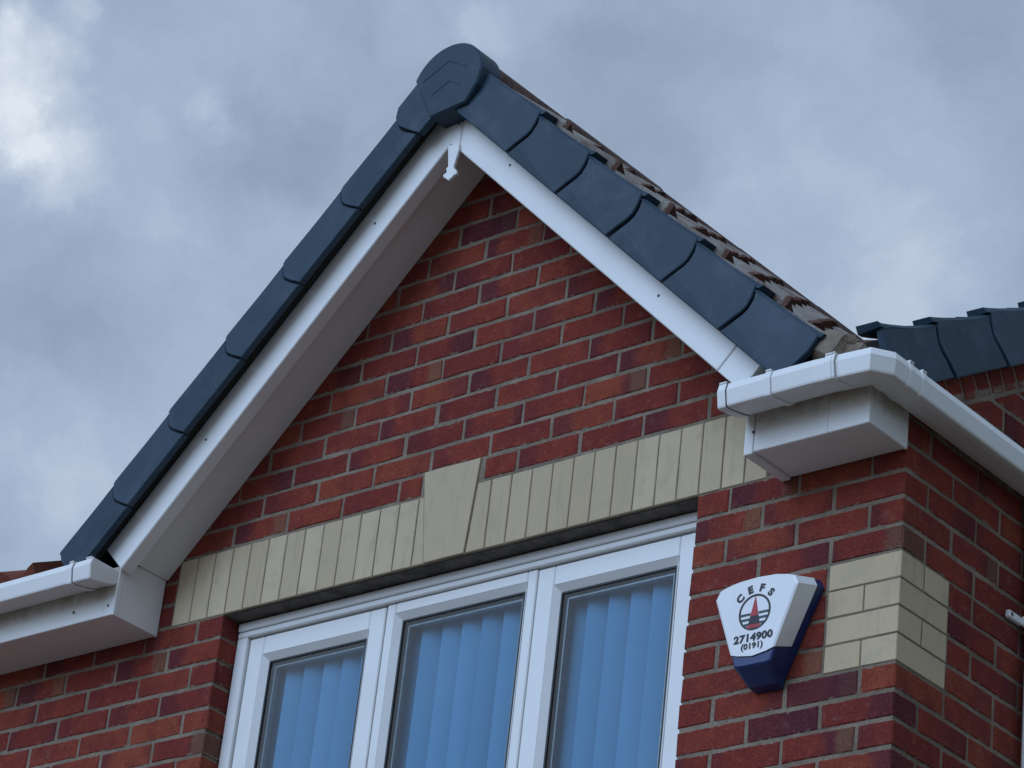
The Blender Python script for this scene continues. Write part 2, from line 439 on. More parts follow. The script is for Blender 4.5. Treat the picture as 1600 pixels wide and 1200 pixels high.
fw = MB()
fw.box(XL, -.8875-.004, .003, .1, GZ, -.002)
fw.box(.8875+.004, XC-.003, .003, .1, GZ, -.002)
fw.box(-.8875-.003, .8875+.003, .003, .1, GZ, SIL-.01)
fw.box(XL, -1.3, .003, .1, -.002, .16)
fw.prism([(-1.3, -.002), (XC-.003, -.002), (XC-.003, .16), (1.3, .16), (0, 1.42), (-1.3, .16)], .003, .1)
front_wall = fw.build('front_wall', M_MORTAR, house)
sw = MB(); sw.prism([(.1, GZ), (YB-.05, GZ), (YB-.05, .22), (3.45, roofz(3.45)+.08), (.1, roofz(.1)+.08)], XC-.003, XC-.1, axis='x')
side_wall = sw.build('side_wall', M_MORTAR, house)
rw = MB(); rw.box(XL, XC-.11, YB-.15, YB, GZ, .2); rw.build('rear_wall', M_BRICKS, house)
pw = MB(); pw.prism([(.11, GZ), (YB-.16, GZ), (YB-.16, .2), (3.45, roofz(3.45)), (.11, .12)], XL, XL+.1, axis='x'); pw.build('party_wall', M_BRICKS, house)
lt = MB(); lt.box(-.884, .884, .012, .1, -.006, -.0022); lt.build('lintel', M_LINTEL, house)

# --- bricks
CACHE = {}
rngb = random.Random(3)
def brick_poly_mesh(poly, depth, mat_, nm, b=.0032, wob=.0019, rng=rngb, flat=False):
    """brick from its outline on the wall face (u right, v up, outward -Y): uneven arrises, rounded edge"""
    pts = []
    n = len(poly)
    for i in range(n):
        p, q = poly[i], poly[(i+1) % n]
        L = math.hypot(q[0]-p[0], q[1]-p[1]); k = 3 if L > .16 else (2 if L > .09 else 1)
        for j in range(k):
            t = j/k; d = wob*(1.0 if j else .7)
            pts.append((p[0]+(q[0]-p[0])*t+rng.uniform(-d, d), p[1]+(q[1]-p[1])*t+rng.uniform(-d, d)))
    n = len(pts)
    tl = rng.uniform(-.004, .004), rng.uniform(-.012, .012), rng.uniform(-.0012, .0012)
    if flat: tl = (tl[0]*.2, tl[1]*.1, tl[2]*.4)
    V = [(u, tl[0]*u+tl[1]*v+tl[2], v) for u, v in inset(pts, b)]
    V += [(u, b*.9+tl[0]*u+tl[1]*v+tl[2], v) for u, v in pts] + [(u, depth, v) for u, v in pts]
    F = [tuple(range(n))]
    for r in range(2):
        for j in range(n): F.append((r*n+j, (r+1)*n+j, (r+1)*n+(j+1) % n, r*n+(j+1) % n))
    F = [F[0]] + [f for f in F[1:]]
    return mesh(nm, V, F, mat_)
def rect_mesh(w, h, depth, mat_, nm):
    fine_ = dict(b=.0016, wob=.0007, flat=True) if mat_ in (M_CREAM, M_QUOIN) else {}
    key = (round(w, 3), round(h, 3), depth, mat_.name)
    L = CACHE.setdefault(key, [])
    if len(L) < 7:
        L.append(brick_poly_mesh([(-w/2, -h/2), (w/2, -h/2), (w/2, h/2), (-w/2, h/2)], depth, mat_, nm, **fine_)); return L[-1]
    return rngb.choice(L)
def corner_mesh(w, d, h, mat_, nm):
    key = ('c', round(w, 3), round(d, 3), h, mat_.name); L = CACHE.setdefault(key, [])
    cr_ = mat_ in (M_CREAM, M_QUOIN)
    if len(L) < 4: L.append(mesh(nm, *bevbox(w, d, h, .0018 if cr_ else .0036, .0005 if cr_ else .0013, rngb), mat_)); return L[-1]
    return rngb.choice(L)
FRONT = Matrix.Identity(4)
SIDE = Matrix.Rotation(math.pi/2, 4, 'Z')
def in_view(p, m=45):
    u, v = pix(p); return -m < u < 1600+m and -m < v < 1200+m
loose = {'f': MB(), 's': MB()}                # the rest of the bricks, outside the picture or behind other things
def lay(kind, u0, u1, v0, v1, depth=.1025, mat_=None, nm='brick', poly=None, force=None):
    """one brick on the front ('f') or side ('s') wall"""
    mat_ = mat_ or M_BRICK
    if mat_ in (M_CREAM, M_QUOIN): fine_ = dict(b=.0016, wob=.0007, flat=True)
    else: fine_ = {}
    uc, vc = (u0+u1)/2, (v0+v1)/2
    P = (uc, 0, vc) if kind == 'f' else (XC, uc, vc)
    seen = in_view(P) if force is None else force
    if not seen:
        q = loose[kind]
        if kind == 'f': q.box(u0, u1, 0, .09, v0, v1)
        else: q.box(XC-.09, XC, u0, u1, v0, v1)
        return None
    par = front_wall if kind == 'f' else side_wall
    if poly is not None: me = brick_poly_mesh([(a-uc, c-vc) for a, c in poly], depth, mat_, nm, **fine_)
    else:
        me = rect_mesh(u1-u0, v1-v0, depth, mat_, nm)
    M = Matrix.Translation(P) @ (FRONT if kind == 'f' else SIDE)
    M = M @ Matrix.Rotation(rngb.uniform(-.008, .008) if mat_ is M_BRICK else rngb.uniform(-.002, .002), 4, 'Y') @ Matrix.Translation((rngb.uniform(-.002, .002) if mat_ is M_BRICK else 0, 0, rngb.uniform(-.0014, .0014) if mat_ is M_BRICK else 0))
    return place(nm, me, par, M)
def run(kind, phase, lo, hi, v0, v1, **kw):
    """a course of stretchers between lo and hi with joints at phase + .225 n"""
    k = math.floor((lo-phase)/.225)
    while True:
        a = phase+.225*k+.005; b = a+.215; k += 1
        if a > hi-.012: break
        a2, b2 = max(a, lo), min(b, hi)
        if b2-a2 < .022: continue
        lay(kind, a2, b2, v0, v1, **kw)
def corner(k, w, d, v0, v1, mat_=None, nm='brick'):
    P = Vector((XC-w/2, d/2, (v0+v1)/2))
    if not in_view((XC, 0, P.z)):
        loose['f'].box(XC-w, XC, 0, d, v0, v1); return
    M = Matrix.Translation(P) @ Matrix.Rotation(rngb.uniform(-.004, .004), 4, 'Z')
    place(nm, corner_mesh(w, d, v1-v0, mat_ or M_BRICK, nm), front_wall, M)

# courses below the window head
NROW = int((0-GZ)/.075)
for k in range(-3, NROW):
    v0 = -.075*(k+1)+.005; v1 = v0+.065
    if v0 < GZ: break
    even = (k % 2 == 0)
    # left part
    lim = -.8875 if 0 <= k and v1 > SIL else (-1.1175 if k < 0 else None)
    if lim is not None:
        ph = -.995 if even else -.8825
        run('f', ph, XL, lim, v0, v1)
    else:
        run('f', -.995 if even else -.8825, XL, -.8875, v0, v1)
        run('f', 0.0 if even else .1125, -.8825, .8825, v0, v1)
    # right part up to the corner
    lo = .8875 if k >= 0 else 1.1175
    q = 4 <= k <= 7                            # cream quoin courses
    if q:
        run('f', .995 if even else 1.1075, lo, 1.3325-.005, v0, v1)
        w0, w1 = (v0-.0025, v1+.0028)
        if even: corner(k, .2165, .1045, w0, w1, M_QUOIN, 'quoin_brick')
        else:
            lay('f', 1.336, 1.4425, w0, w1, mat_=M_QUOIN, nm='quoin_brick')
            corner(k, .1055, .2165, w0, w1, M_QUOIN, 'quoin_brick')
        if even: lay('s', .1095, .2165, w0, w1, mat_=M_QUOIN, nm='quoin_brick')
    elif even:
        run('f', .995, lo, 1.445, v0, v1); corner(k, .1025, .215, v0, v1)
    else:
        run('f', 1.1075, lo, 1.3325, v0, v1); corner(k, .215, .1025, v0, v1)
    # side wall; the raking course at the top is cut to the roof slope
    if q: lo_s, ph = .225, (.22 if not even else .3325)
    elif even: lo_s, ph = .225, .22
    else: lo_s, ph = .1125, .1075
    if k >= 0: run('s', ph, lo_s, YB-.06, v0, v1)
for k in range(0, 40):                        # side wall above the window head
    v0 = .005+.075*k; v1 = v0+.065
    ymin = (v0-.0781)/SB+.005; ymax = YB-.06-max(0, ymin) if ymin > 0 else YB-.06
    if ymin > 3.4: break
    ph = .22 if k % 2 else .1075
    kk = math.floor((max(ymin, .1)-ph)/.225)
    while True:
        a = ph+.225*kk+.005; b = a+.215; kk += 1
        if a > min(ymax, 6.8): break
        if b < max(.1125, ymin): continue
        a = max(a, .1125)
        if b-a < .02: continue
        poly = [(a, v0), (b, v0), (b, v1), (a, v1)]
        # keep below the raking course: v - SB*u <= .0781-.010
        pc = clip_poly(poly, -SB, 1, .0781-.009) if a < 3.3 else poly
        if len(pc) < 3: continue
        us = [p[0] for p in pc]; vs = [p[1] for p in pc]
        if max(us)-min(us) < .02 or max(vs)-min(vs) < .012: continue
        c_ = ((min(us)+max(us))/2, (min(vs)+max(vs))/2)
        if in_view((XC, *c_)): lay('s', min(us), max(us), min(vs), max(vs), poly=pc, force=True)
        elif len(pc) == 4 and pc == poly: lay('s', a, b, v0, v1, force=False)
        elif len(pc) >= 3: loose['s'].prism(pc, XC, XC-.09, axis='x')
    if k < 3: corner(k, .215 if k % 2 == 0 else .1025, .1025 if k % 2 == 0 else .1025, v0, v1)
# raking brick-on-edge course under the side verge
cS, sS = 1/math.hypot(1, SB), SB/math.hypot(1, SB)
RAKE = Matrix(((0, -1, 0, 0), (cS, 0, -sS, 0), (sS, 0, cS, 0), (0, 0, 0, 1)))
kk = -1
while True:
    l = .0375+.075*kk; kk += 1
    y = l*cS; z = .0781+l*sS
    if y > 3.3: break
    if y < -.0: continue
    P = Vector((XC, y-sS*.055, z+cS*.055))
    if in_view(P, 60):
        place('raking_brick', rect_mesh(.066, .1025, .1025, M_BRICK, 'raking_brick'), side_wall,
              Matrix.Translation(P) @ RAKE @ Matrix.Rotation(rngb.uniform(-.012, .012), 4, 'Y'))
    else:
        V, F = bevbox(.066, .09, .1025); loose['s'].add([(v[0], v[1]+.045, v[2]) for v in V], F, Matrix.Translation(P) @ RAKE)

# gable courses above the soldier course
for r in range(0, 17):
    v0 = .225+.075*r; v1 = v0+.065
    half = (1.36-v0)/.985
    if half < .03: break
    ph = 0.0 if r % 2 == 0 else .1125
    k = math.floor((-half-ph)/.225)
    while True:
        a = ph+.225*k+.005; b = a+.215; k += 1
        if a > half: break
        if b < -half: continue
        a = max(a, -half-.0); b = min(b, half)
        if b-a < .02: continue
        if r == 0:
            if b < -.13 or a > .115: lay('f', a, b, v0, v1)
            else:
                if a < -.14: lay('f', a, -.137, v0, v1)
                if b > .115: lay('f', .105, b, v0, v1)
        else: lay('f', a, b, v0, v1)
# soldier course and keystone
KT, KB = (-.127, .087), (-.087, .063)         # keystone top (z .295) and foot (z 0)
def keyx(z, s): t = z/.295; return KB[s]+(KT[s]-KB[s])*t
for s in (-1, 1):
    for k in range(-1, 13):
        a = .1375+.075*k+.0022; b = a+.0706
        if s < 0: a, b = -b, -a
        poly = [(a, 0), (b, 0), (b, .215), (a, .215)]
        if k <= 0:                             # the end soldiers are cut to the slope of the keystone
            dx = (KT[0]-KB[0])/.295 if s < 0 else (KT[1]-KB[1])/.295
            if s > 0: poly = clip_poly(poly, -1, dx, -(KB[1]+.006))
            else: poly = clip_poly(poly, 1, -dx, KB[0]-.0035)
            if len(poly) < 3: continue
            us = [p[0] for p in poly]
            if max(us)-min(us) < .016: continue
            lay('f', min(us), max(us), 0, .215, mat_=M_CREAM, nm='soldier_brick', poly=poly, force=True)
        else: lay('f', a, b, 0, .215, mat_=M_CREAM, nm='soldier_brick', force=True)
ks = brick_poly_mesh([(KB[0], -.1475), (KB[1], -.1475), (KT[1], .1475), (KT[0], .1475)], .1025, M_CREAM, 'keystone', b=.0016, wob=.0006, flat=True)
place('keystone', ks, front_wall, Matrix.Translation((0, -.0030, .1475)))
for k_, nm in (('f', 'front'), ('s', 'side')):
    o = loose[k_].build('bricks', M_BRICKS, house, fix=False); o['kind'] = 'stuff'

# --- window
window = empty('window', (0, .1, SIL)); window.parent = house
window.matrix_parent_inverse = Matrix.Translation(-Vector(ORIGIN[house.name]))
FY = .065
def wpart(name, m, mb): return mb.build(name, m, window)
f = MB()
f.box(-.8845, .8845, FY, .135, -.037, -.0095, .003)                      # head add-on
f.box(-.8845, .8845, FY+.003, .135, -.058, -.0395, .003)
f.box(-.8845, -.842, FY+.004, .135, SIL, -.0585, .003); f.box(.842, .8845, FY+.004, .135, SIL, -.0585, .003)
f.box(-.8845, .8845, FY+.004, .135, SIL, SIL+.05, .003)
wpart('window_frame', M_UPVC, f)
g_ = MB(); g_.box(-.296, -.279, .094, .128, SIL+.05, -.062); g_.box(.274, .287, .094, .128, SIL+.05, -.062); wpart('draught_seal', M_GASKET, g_)
s_ = MB(); s_.box(-.93, .93, -.04, .12, SIL-.012, SIL-.002, .003); wpart('window_sill', M_UPVC, s_)
def frame_ring(mb, x0, x1, z0, z1, w, y0, y1, b=.003):
    mb.box(x0, x0+w, y0, y1, z0, z1, b); mb.box(x1-w, x1, y0, y1, z0, z1, b)
    mb.box(x0+w+.0005, x1-w-.0005, y0, y1, z1-w, z1, b); mb.box(x0+w+.0005, x1-w-.0005, y0, y1, z0, z0+w, b)
def bead_ring(mb, x0, x1, z0, z1, w, ya, yb):
    """glazing bead: slopes from ya at its outer edge to yb at the glass"""
    o = [(x0, ya, z0), (x1, ya, z0), (x1, ya, z1), (x0, ya, z1)]
    i = [(x0+w, yb, z0+w), (x1-w, yb, z0+w), (x1-w, yb, z1-w), (x0+w, yb, z1-w)]
    mb.add(o+i, [(j, (j+1) % 4, 4+(j+1) % 4, 4+j) for j in range(4)])
def light(x0, x1, z0, z1, name, sw_, y0):
    m = MB(); frame_ring(m, x0, x1, z0, z1, sw_, y0, .132); wpart(name, M_UPVC, m)
    gx0, gx1, gz0, gz1 = x0+sw_, x1-sw_, z0+sw_, z1-sw_
    b = MB(); bead_ring(b, gx0-.001, gx1+.001, gz0-.001, gz1+.001, .020, y0+.0005, y0+.018); wpart('glazing_bead', M_UPVC, b).data.polygons
    k = MB(); frame_ring(k, gx0+.017, gx1-.017, gz0+.017, gz1-.017, .006, y0+.0165, y0+.024, 0); wpart('gasket', M_GASKET, k)
    sp = MB(); frame_ring(sp, gx0+.012, gx1-.012, gz0+.012, gz1-.012, .0215, y0+.030, y0+.046, 0); wpart('spacer_bar', M_GASKET, sp)
    sl = MB(); frame_ring(sl, gx0+.0315, gx1-.0315, gz0+.0315, gz1-.0315, .005, y0+.0290, y0+.047, 0); wpart('spacer_strip', M_SPACER, sl)
    p = MB(); p.box(gx0+.004, gx1-.004, y0+.020, y0+.0235, gz0+.004, gz1-.004); wpart('pane', M_GLASS, p)
light(-.838, -.2905, SIL+.055, -.064, 'opening_sash', .060, .080)
light(.282, .838, SIL+.055, -.064, 'opening_sash', .060, .080)
light(-.2845, .2785, SIL+.052, -.0605, 'fixed_frame', .034, .079)
room = MB()
for bx in ((-2.2, 1.4, 3.0, 3.05, -2.4, .1), (-2.25, -2.2, .12, 3.0, -2.4, .1), (1.4, 1.44, .12, 3.0, -2.4, .1), (-2.2, 1.4, .14, 3.0, .05, .1), (-2.2, 1.4, .14, 3.0, -2.45, -2.4),
           (-2.2, -.86, .137, .17, -2.4, .05), (.86, 1.4, .137, .17, -2.4, .05), (-.86, .86, .137, .17, -2.4, SIL+.03), (-.86, .86, .137, .17, -.035, .05)):
    room.box(*bx)
room.build('bedroom_lining', M_INNER, house)
# --- vertical blind inside the room
blind = empty('vertical_blind', (0, .2, SIL+.05))
tag(blind, 'blue vertical slat blind hanging behind the white bedroom window', 'blind')
hr = MB(); hr.box(-.85, .85, .150, .190, -.060, -.036, .003); hr.build('headrail', M_UPVC, blind)
W_, V_, F_ = .098, [], []
for i in range(7):
    t = i/6; u = (t-.5)*W_; d = -.009*(1-(2*t-1)**2)
    V_ += [(u, d, 0), (u, d, -1.12)]
    if i: F_.append((2*i-2, 2*i-1, 2*i+1, 2*i))
slat_me = mesh('slat', V_, F_, M_BLIND, True)
for i in range(23):
    x = -.835+.0765*i
    place('slat', slat_me, blind, Matrix.Translation((x, (.162)+rngb.uniform(-.002, .002), -.06)) @ Matrix.Rotation(math.radians(29+rngb.uniform(-3, 3)), 4, 'Z'))

# --- gable trim. The foot of the barge boards: z = Z0 - m|x| on each side
SIDES = {1: (1.2695, .9639), -1: (1.2642, .9992)}
def slope_frame(side, y=0.0):
    z0, m = SIDES[side]; c = 1/math.hypot(1, m)
    t = Vector((side*c, 0, -m*c)); n = Vector((side*m*c, 0, c))
    return t, n, Vector((0, y, z0))
def sp_xz(side, s, p):
    t, n, o = slope_frame(side); q = o+t*s+n*p; return (q.x, q.z)
def frame_matrix(t, n, o):
    y = n.cross(t)                             # X = down the slope, Z = out of the slope
    return Matrix(((t.x, y.x, n.x, o.x), (t.y, y.y, n.y, o.y), (t.z, y.z, n.z, o.z), (0, 0, 0, 1)))
BY = -.205
XJ = .039
zb = SIDES[1][0]-SIDES[1][1]*XJ
def line_x(side, s, p): return sp_xz(side, s, p)
# left barge board runs past the centre to the mitre at XJ
L0, L1 = sp_xz(-1, 1.625, 0), sp_xz(-1, 1.625, .115)
lb = MB(); lb.prism([L0, (0, SIDES[-1][0]+.002), (XJ-.0008, zb), (XJ-.0008, 1.43), (0, 1.264+.115*1.414), L1], BY, BY+.045, b=.003)
barge_l = lb.build('barge_board', M_UPVC, house)
R0, R1 = sp_xz(1, 1.50, 0), sp_xz(1, 1.50, .105)
rb = MB(); rb.prism([(XJ+.0008, zb), R0, R1, (XJ+.0008, 1.2695+.105*1.38-.9639*XJ)], BY, BY+.045, b=.003)
barge_r = rb.build('barge_board', M_UPVC, house)
R2, R3 = sp_xz(1, 1.615, 0), sp_xz(1, 1.615, .105)
rc = MB(); rc.prism([(R0[0]+.0015, R0[1]-.0015), R2, R3, (R1[0]+.0015, R1[1]-.0015)], BY+.001, BY+.045, b=.002); rc.build('barge_joint_cover', M_UPVC, house)
for side in (-1, 1):
    t, n, o = slope_frame(side)
    so = MB(); a = [sp_xz(side, s, p) for s, p in ((.06 if side > 0 else .0, .040), (1.60, .040), (1.60, .049), (.06 if side > 0 else .0, .049))]
    so.prism(a, BY+.0455, -.0018)
    so.build('soffit_board', M_UPVC, house)
# finial hanging from the mitre
FIN = [(447, 600), (447, 705), (437, 712), (440, 733), (422, 745), (425, 760), (436, 764), (448, 775), (456, 767), (470, 755), (478, 745), (489, 742), (491, 722), (480, 716), (476, 705), (503, 615), (503, 590)]
fp = []
for a, b in FIN:
    d = ray(560+a/3.2, 40+b/3.2); t_ = (-.2145-CAM.y)/d.y; fp.append((CAM.x+d.x*t_, CAM.z+d.z*t_))
fi = MB(); fi.prism(fp, -.2145, BY-.0005, b=.0015); fi.build('finial', M_UPVC, house)
sc_me = None
def screw(parent, u, v, y):
    global sc_me
    d = ray(u, v); t_ = (y-CAM.y)/d.y; p = CAM+d*t_
    if sc_me is None:
        pl = [(.0042*math.cos(a*math.pi/5), .0042*math.sin(a*math.pi/5)) for a in range(10)]
        sc_me = mesh('screw', *prism_vf(pl, -.0025, .001, 'y', .001), M_SCREW)
    place('screw', sc_me, parent, Matrix.Translation(p))
for u, v in ((586, 349), (322, 687), (702, 197), (718, 193)): screw(barge_l, u, v, BY)
for u, v in ((797, 258), (1029, 462)): screw(barge_r, u, v, BY)

# --- eaves boxes
def eaves(x0, x1, yf, zt, end_x, end_poly, strip=None):
    e = empty('eaves_box', ((x0+x1)/2, yf/2, 0)); e.parent = house; e.matrix_parent_inverse = Matrix.Translation(-Vector(ORIGIN[house.name]))
    return e
el = empty('eaves_box', (-2.9, -.1, 0)); el.parent = house; el.matrix_parent_inverse = Matrix.Translation(-Vector(ORIGIN[house.name]))
q = MB(); q.box(XL, -1.2125, -.19, -.172, -.0235, .135, .002); q.build('fascia_board', M_DIRTY, el)
q = MB(); q.box(-1.2115, -1.1695, -.1915, -.174, -.0245, .135, .002); q.build('corner_trim', M_DIRTY, el)
q = MB(); q.box(XL, -1.170, -.1715, -.002, -.0215, -.0125); q.build('soffit_board', M_UPVC, el)
q = MB(); q.prism([(-.1735, -.0248), (-.002, -.0248), (-.002, .185), (-.1735, .152)], -1.1665, -1.1765, axis='x', b=.0015); q.build('end_board', M_UPVC, el)
q = MB(); q.prism([(-.1905, -.0255), (-.1742, -.0255), (-.1742, .150), (-.1905, .135)], -1.1650, -1.1690, axis='x', b=.001); q.build('end_trim', M_UPVC, el)
er = empty('eaves_box', (1.36, -.1, 0)); er.parent = house; er.matrix_parent_inverse = Matrix.Translation(-Vector(ORIGIN[house.name]))
q = MB(); q.box(1.1965, 1.4275, -.175, -.157, -.0235, .135, .002); q.build('fascia_board', M_DIRTY, er)
q = MB(); q.box(1.4282, 1.5552, -.176, -.1565, -.0240, .135, .002); q.build('corner_trim', M_DIRTY, er)
q = MB(); q.box(1.1665, 1.1958, -.1765, -.004, -.0285, .20, .002); q.build('end_board', M_DIRTY, er)
q = MB(); q.box(1.1965, 1.5465, -.1565, -.004, -.0200, -.0110); q.build('soffit_board', M_UPVC, er)
q = MB(); q.box(1.5468, 1.5562, -.1562, -.004, -.0240, .135, .002); q.build('return_board', M_DIRTY, er)
for u, v in ((115, 957), (169, 946)): screw(el, u, v, -.192)
for u, v in ((1177, 675),): screw(er, u, v, -.177)
for sx in (1.18, 1.46): pass

# --- gable roof
gr = MB()
def valley_y(z): return (z-.275)/SB
for side in (-1, 1):
    t, n, o = slope_frame(side)
    pts = [(s, p) for s, p in ((0, .188), (1.70, .188), (1.70, .17), (0, .17))]
    for y0 in (0,):
        a = []
        for s, p in pts:
            x, z = sp_xz(side, s, p)
            if s == 0: x = 0
            a.append((x, z))
        k = len(gr.v)
        ys = [-.20, -.20, -.20, -.20]; ye = [valley_y(z)+.05 for x, z in a]
        gr.v += [(x, -.20, z) for x, z in a] + [(x, e_, z) for (x, z), e_ in zip(a, ye)]
        gr.f += [tuple(k+i for i in f_) for f_ in ((0, 1, 2, 3), (7, 6, 5, 4), (0, 4, 5, 1), (1, 5, 6, 2), (2, 6, 7, 3), (3, 7, 4, 0))]
for side in (-1, 1):
    a = [sp_xz(side, s, p) for s, p in ((-.085 if side < 0 else .02, .112), (1.68, .118), (1.68, .1695), (-.085 if side < 0 else .02, .1695))]
    gr.prism(a, -.249, -.2005)
gable_roof = gr.build('gable_roof', M_ROOFDARK, house)
# roof tile: double roll, length .36, width .30; X down the slope, Y across, Z out
def tile_mesh(mat_, seed):
    rg = random.Random(seed); NSEG = 12; V = []; F = []
    def prof(y):
        a = math.cos(2*math.pi*y/.15); return .031*max(0, a)**.8
    for i in range(NSEG+1):
        y = -.15+.30*i/NSEG; h = prof(y)+rg.uniform(-.0012, .0012); j = rg.uniform(-.003, .003)
        V += [(0, y, .012+h*.9), (.36+j, y, .042+h), (.36+j, y, .002+h*.6)]
        if i:
            a = 3*(i-1); b = 3*i
            F += [(a, a+1, b+1, b), (a+1, a+2, b+2, b+1)]
    e = 3*NSEG
    F += [(0, 2, 1), (e, e+1, e+2)]
    return mesh('roof_tile', V, F, mat_)
TILES = [tile_mesh(M_TILE, i) for i in range(4)]
REDT = [tile_mesh(M_REDTILE, i) for i in range(2)]
GA = {1: [-.13, .311, .600, .889, 1.180, 1.475, 1.765], -1: [-.16, .030, .317, .604, .892, 1.179, 1.460, 1.735]}
for side in (1, -1):
    t, n, o = slope_frame(side)
    for k in range(len(GA[side])):
        if GA[side][k] < .1: continue
        nose = GA[side][k]+.060; s0 = nose-.36
        zt = sp_xz(side, nose, .22)[1]; ymax = valley_y(zt)
        y = -.19+.15
        while y-.15 < ymax+.02 and y < 2.4:
            org = o+t*s0+n*(.196+rngb.uniform(-.003, .003)); org.y = y
            place('roof_tile', rngb.choice(TILES), gable_roof,
                  frame_matrix(t, n, org) @ Matrix.Rotation(rngb.uniform(-.006, .006), 4, 'Z'))
            y += .30
# dry-verge caps (face at o = 0, X down slope, Z out of slope, outward = -Y for the right slope)
def verge_mesh(gauge, mirror, last=False, lift=.35, over=.012, deep=.075):
    lo = [(0, .231), (.020, .206), (.030, .180), (.030, .160), (.022, .128), (.006, .086)]
    g_ = .0045 if mirror else .0075
    hi = [(s+gauge-g_, p) for s, p in lo]
    if last: hi = [(gauge, .238), (gauge+.012, .19), (gauge+.010, .14), (gauge-.004, .086)]
    top = [(gauge*.75, .231+.012*lift), (gauge*.5, .230+.006*lift), (gauge*.25, .230+.002*lift)]
    outline = lo[::-1]                          # from the foot to the top at the upper end
    poly = outline + top[::-1] + [(hi[0][0], .231+.020*lift)] + hi[1:]
    def oo(s, p):                              # the face leans out a little towards its lower end and its top leans back
        return .004*s/gauge + (.0 if p < .13 else -(p-.13)*.16)
    m = MB(); n_ = len(poly)
    V = [(s, -oo(s, p), p) for s, p in inset(poly, .003)] + [(s, -oo(s, p)+.003, p) for s, p in poly] + [(s, -oo(s, p)+.022, p) for s, p in inset(poly, .002)]
    F = [tuple(range(n_))]
    for r in range(2):
        for j in range(n_): F.append((r*n_+j, r*n_+(j+1) % n_, (r+1)*n_+(j+1) % n_, (r+1)*n_+j))
    m.add(V, F)
    # return leg under the face
    m.add([(.006, .0035, .0862), (gauge-g_+.005, .0, .0862), (gauge-g_+.005, .016, .0862), (.006, .018, .0862),
           (.006, .0035, .092), (gauge-g_+.005, .0, .092), (gauge-g_+.005, .016, .092), (.006, .018, .092)],
          [(0, 1, 2, 3), (4, 7, 6, 5), (0, 4, 5, 1), (1, 5, 6, 2), (2, 6, 7, 3), (3, 7, 4, 0)])
    # cover flange over the tile edge; its lower end stands proud over the next cap
    prof = [(-.005, .229), (gauge*.3, .230+.003*lift), (gauge*.55, .230+.008*lift), (gauge*.8, .231+.016*lift), (gauge*.96, .232+.022*lift), (gauge+over, .233+.027*lift)]
    V = []
    for s, p in prof: V += [(s, .014, p-.010 if s > gauge*.9 else p-.004), (s, .022, p+.005), (s, deep, p+.006), (s, deep, p-.016)]
    F = []
    for i in range(len(prof)-1):
        for j in range(4): F.append((4*i+j, 4*i+(j+1) % 4, 4*i+4+(j+1) % 4, 4*i+4+j))
    F += [(0, 1, 2, 3), (4*len(prof)-1, 4*len(prof)-2, 4*len(prof)-3, 4*len(prof)-4)]
    m.add(V, F)
    if mirror: m.v = [(x, -y, z) for x, y, z in m.v]
    me = mesh('verge_cap', m.v, m.f, M_VERGE)
    import bmesh
    bm = bmesh.new(); bm.from_mesh(me); bmesh.ops.recalc_face_normals(bm, faces=bm.faces[:]); bm.to_mesh(me); bm.free()
    return me
VY = -.265
for side in (1, -1):
    t, n, o = slope_frame(side); A = GA[side]
    for k in range(len(A)-1):
        me = verge_mesh(A[k+1]-A[k], side < 0, last=(k == len(A)-2), lift=.5 if side > 0 else .2, over=.007 if side > 0 else .004)
        org = o+t*A[k]; org.y = VY+rngb.uniform(-.002, .002)
        place('verge_cap', me, gable_roof, frame_matrix(t, n, org) @ Matrix.Rotation(rngb.uniform(-.004, .004), 4, 'Y'))
# ridge tiles
NR = 14
def half_round(cx, cz, r, y0, y1, th=.014):
    V = []; F = []
    for y in (y0, y1):
        for rr in (r, r-th):
            for i in range(NR+1):
                a = math.radians(-12)+math.radians(204)*i/NR
                V.append((cx+rr*math.cos(a), y, cz+rr*math.sin(a)))
    m = NR+1
    for i in range(NR):
        F += [(i, i+1, 2*m+i+1, 2*m+i), (m+i, 3*m+i, 3*m+i+1, m+i+1), (i, m+i, m+i+1, i+1), (2*m+i, 2*m+i+1, 3*m+i+1, 3*m+i)]
    return V, F
y = -.188
while y < 2.2:
    m = MB(); m.add(*half_round(.0, 1.543+rngb.uniform(-.005, .005), .066, y, y+.462)); m.build('ridge_tile', M_RIDGE, gable_roof)
    y += .45
# block end cap with two raised chevrons
CAPP = [(.02+.1405*math.cos(math.radians(a)), 1.4315+.1405*math.sin(math.radians(a))) for a in range(8, 164, 6)][::-1] + [(.146, 1.396), (.108, 1.340), (.074, 1.337), (-.028, 1.329)]
WING = [(.0, 1.345), (.0, 1.45), (-.074, 1.506)] + [sp_xz(-1, s_, p_) for s_, p_ in ((.018, .226), (.045, .205), (.054, .180), (.054, .158), (.046, .124), (.030, .068))] + [(-.026, 1.329)]
m = MB(); m.prism(CAPP, -.279, -.19, b=.005); m.prism(WING, -.2745, -.250, b=.002)
for pts in (((-.078, 1.470), (.024, 1.516), (.092, 1.474)), ((-.030, 1.412), (.034, 1.441), (.078, 1.411))):
    w = .0045
    up = [(x, z+w) for x, z in pts]; dn = [(x, z-w) for x, z in pts]
    m.prism(up+dn[::-1], -.2805, -.2785, b=.0008)
m.build('ridge_end_cap', M_VERGE, gable_roof)
# mortar fillet at the foot of the right valley
for (x, y, z, dx, dy, dz) in ((1.452, -.205, .195, .10, .07, .10), (1.50, -.17, .165, .10, .09, .08), (1.545, -.13, .16, .06, .08, .07), (1.47, -.12, .19, .10, .10, .08)):
    V, F = bevbox(dx, dy, dz, .02, .008, rngb); m = MB(); m.add(V, F, Matrix.Translation((x, y, z)) @ Matrix.Rotation(.5, 4, 'Y')); m.build('valley_mortar', M_MORTAR, gable_roof)

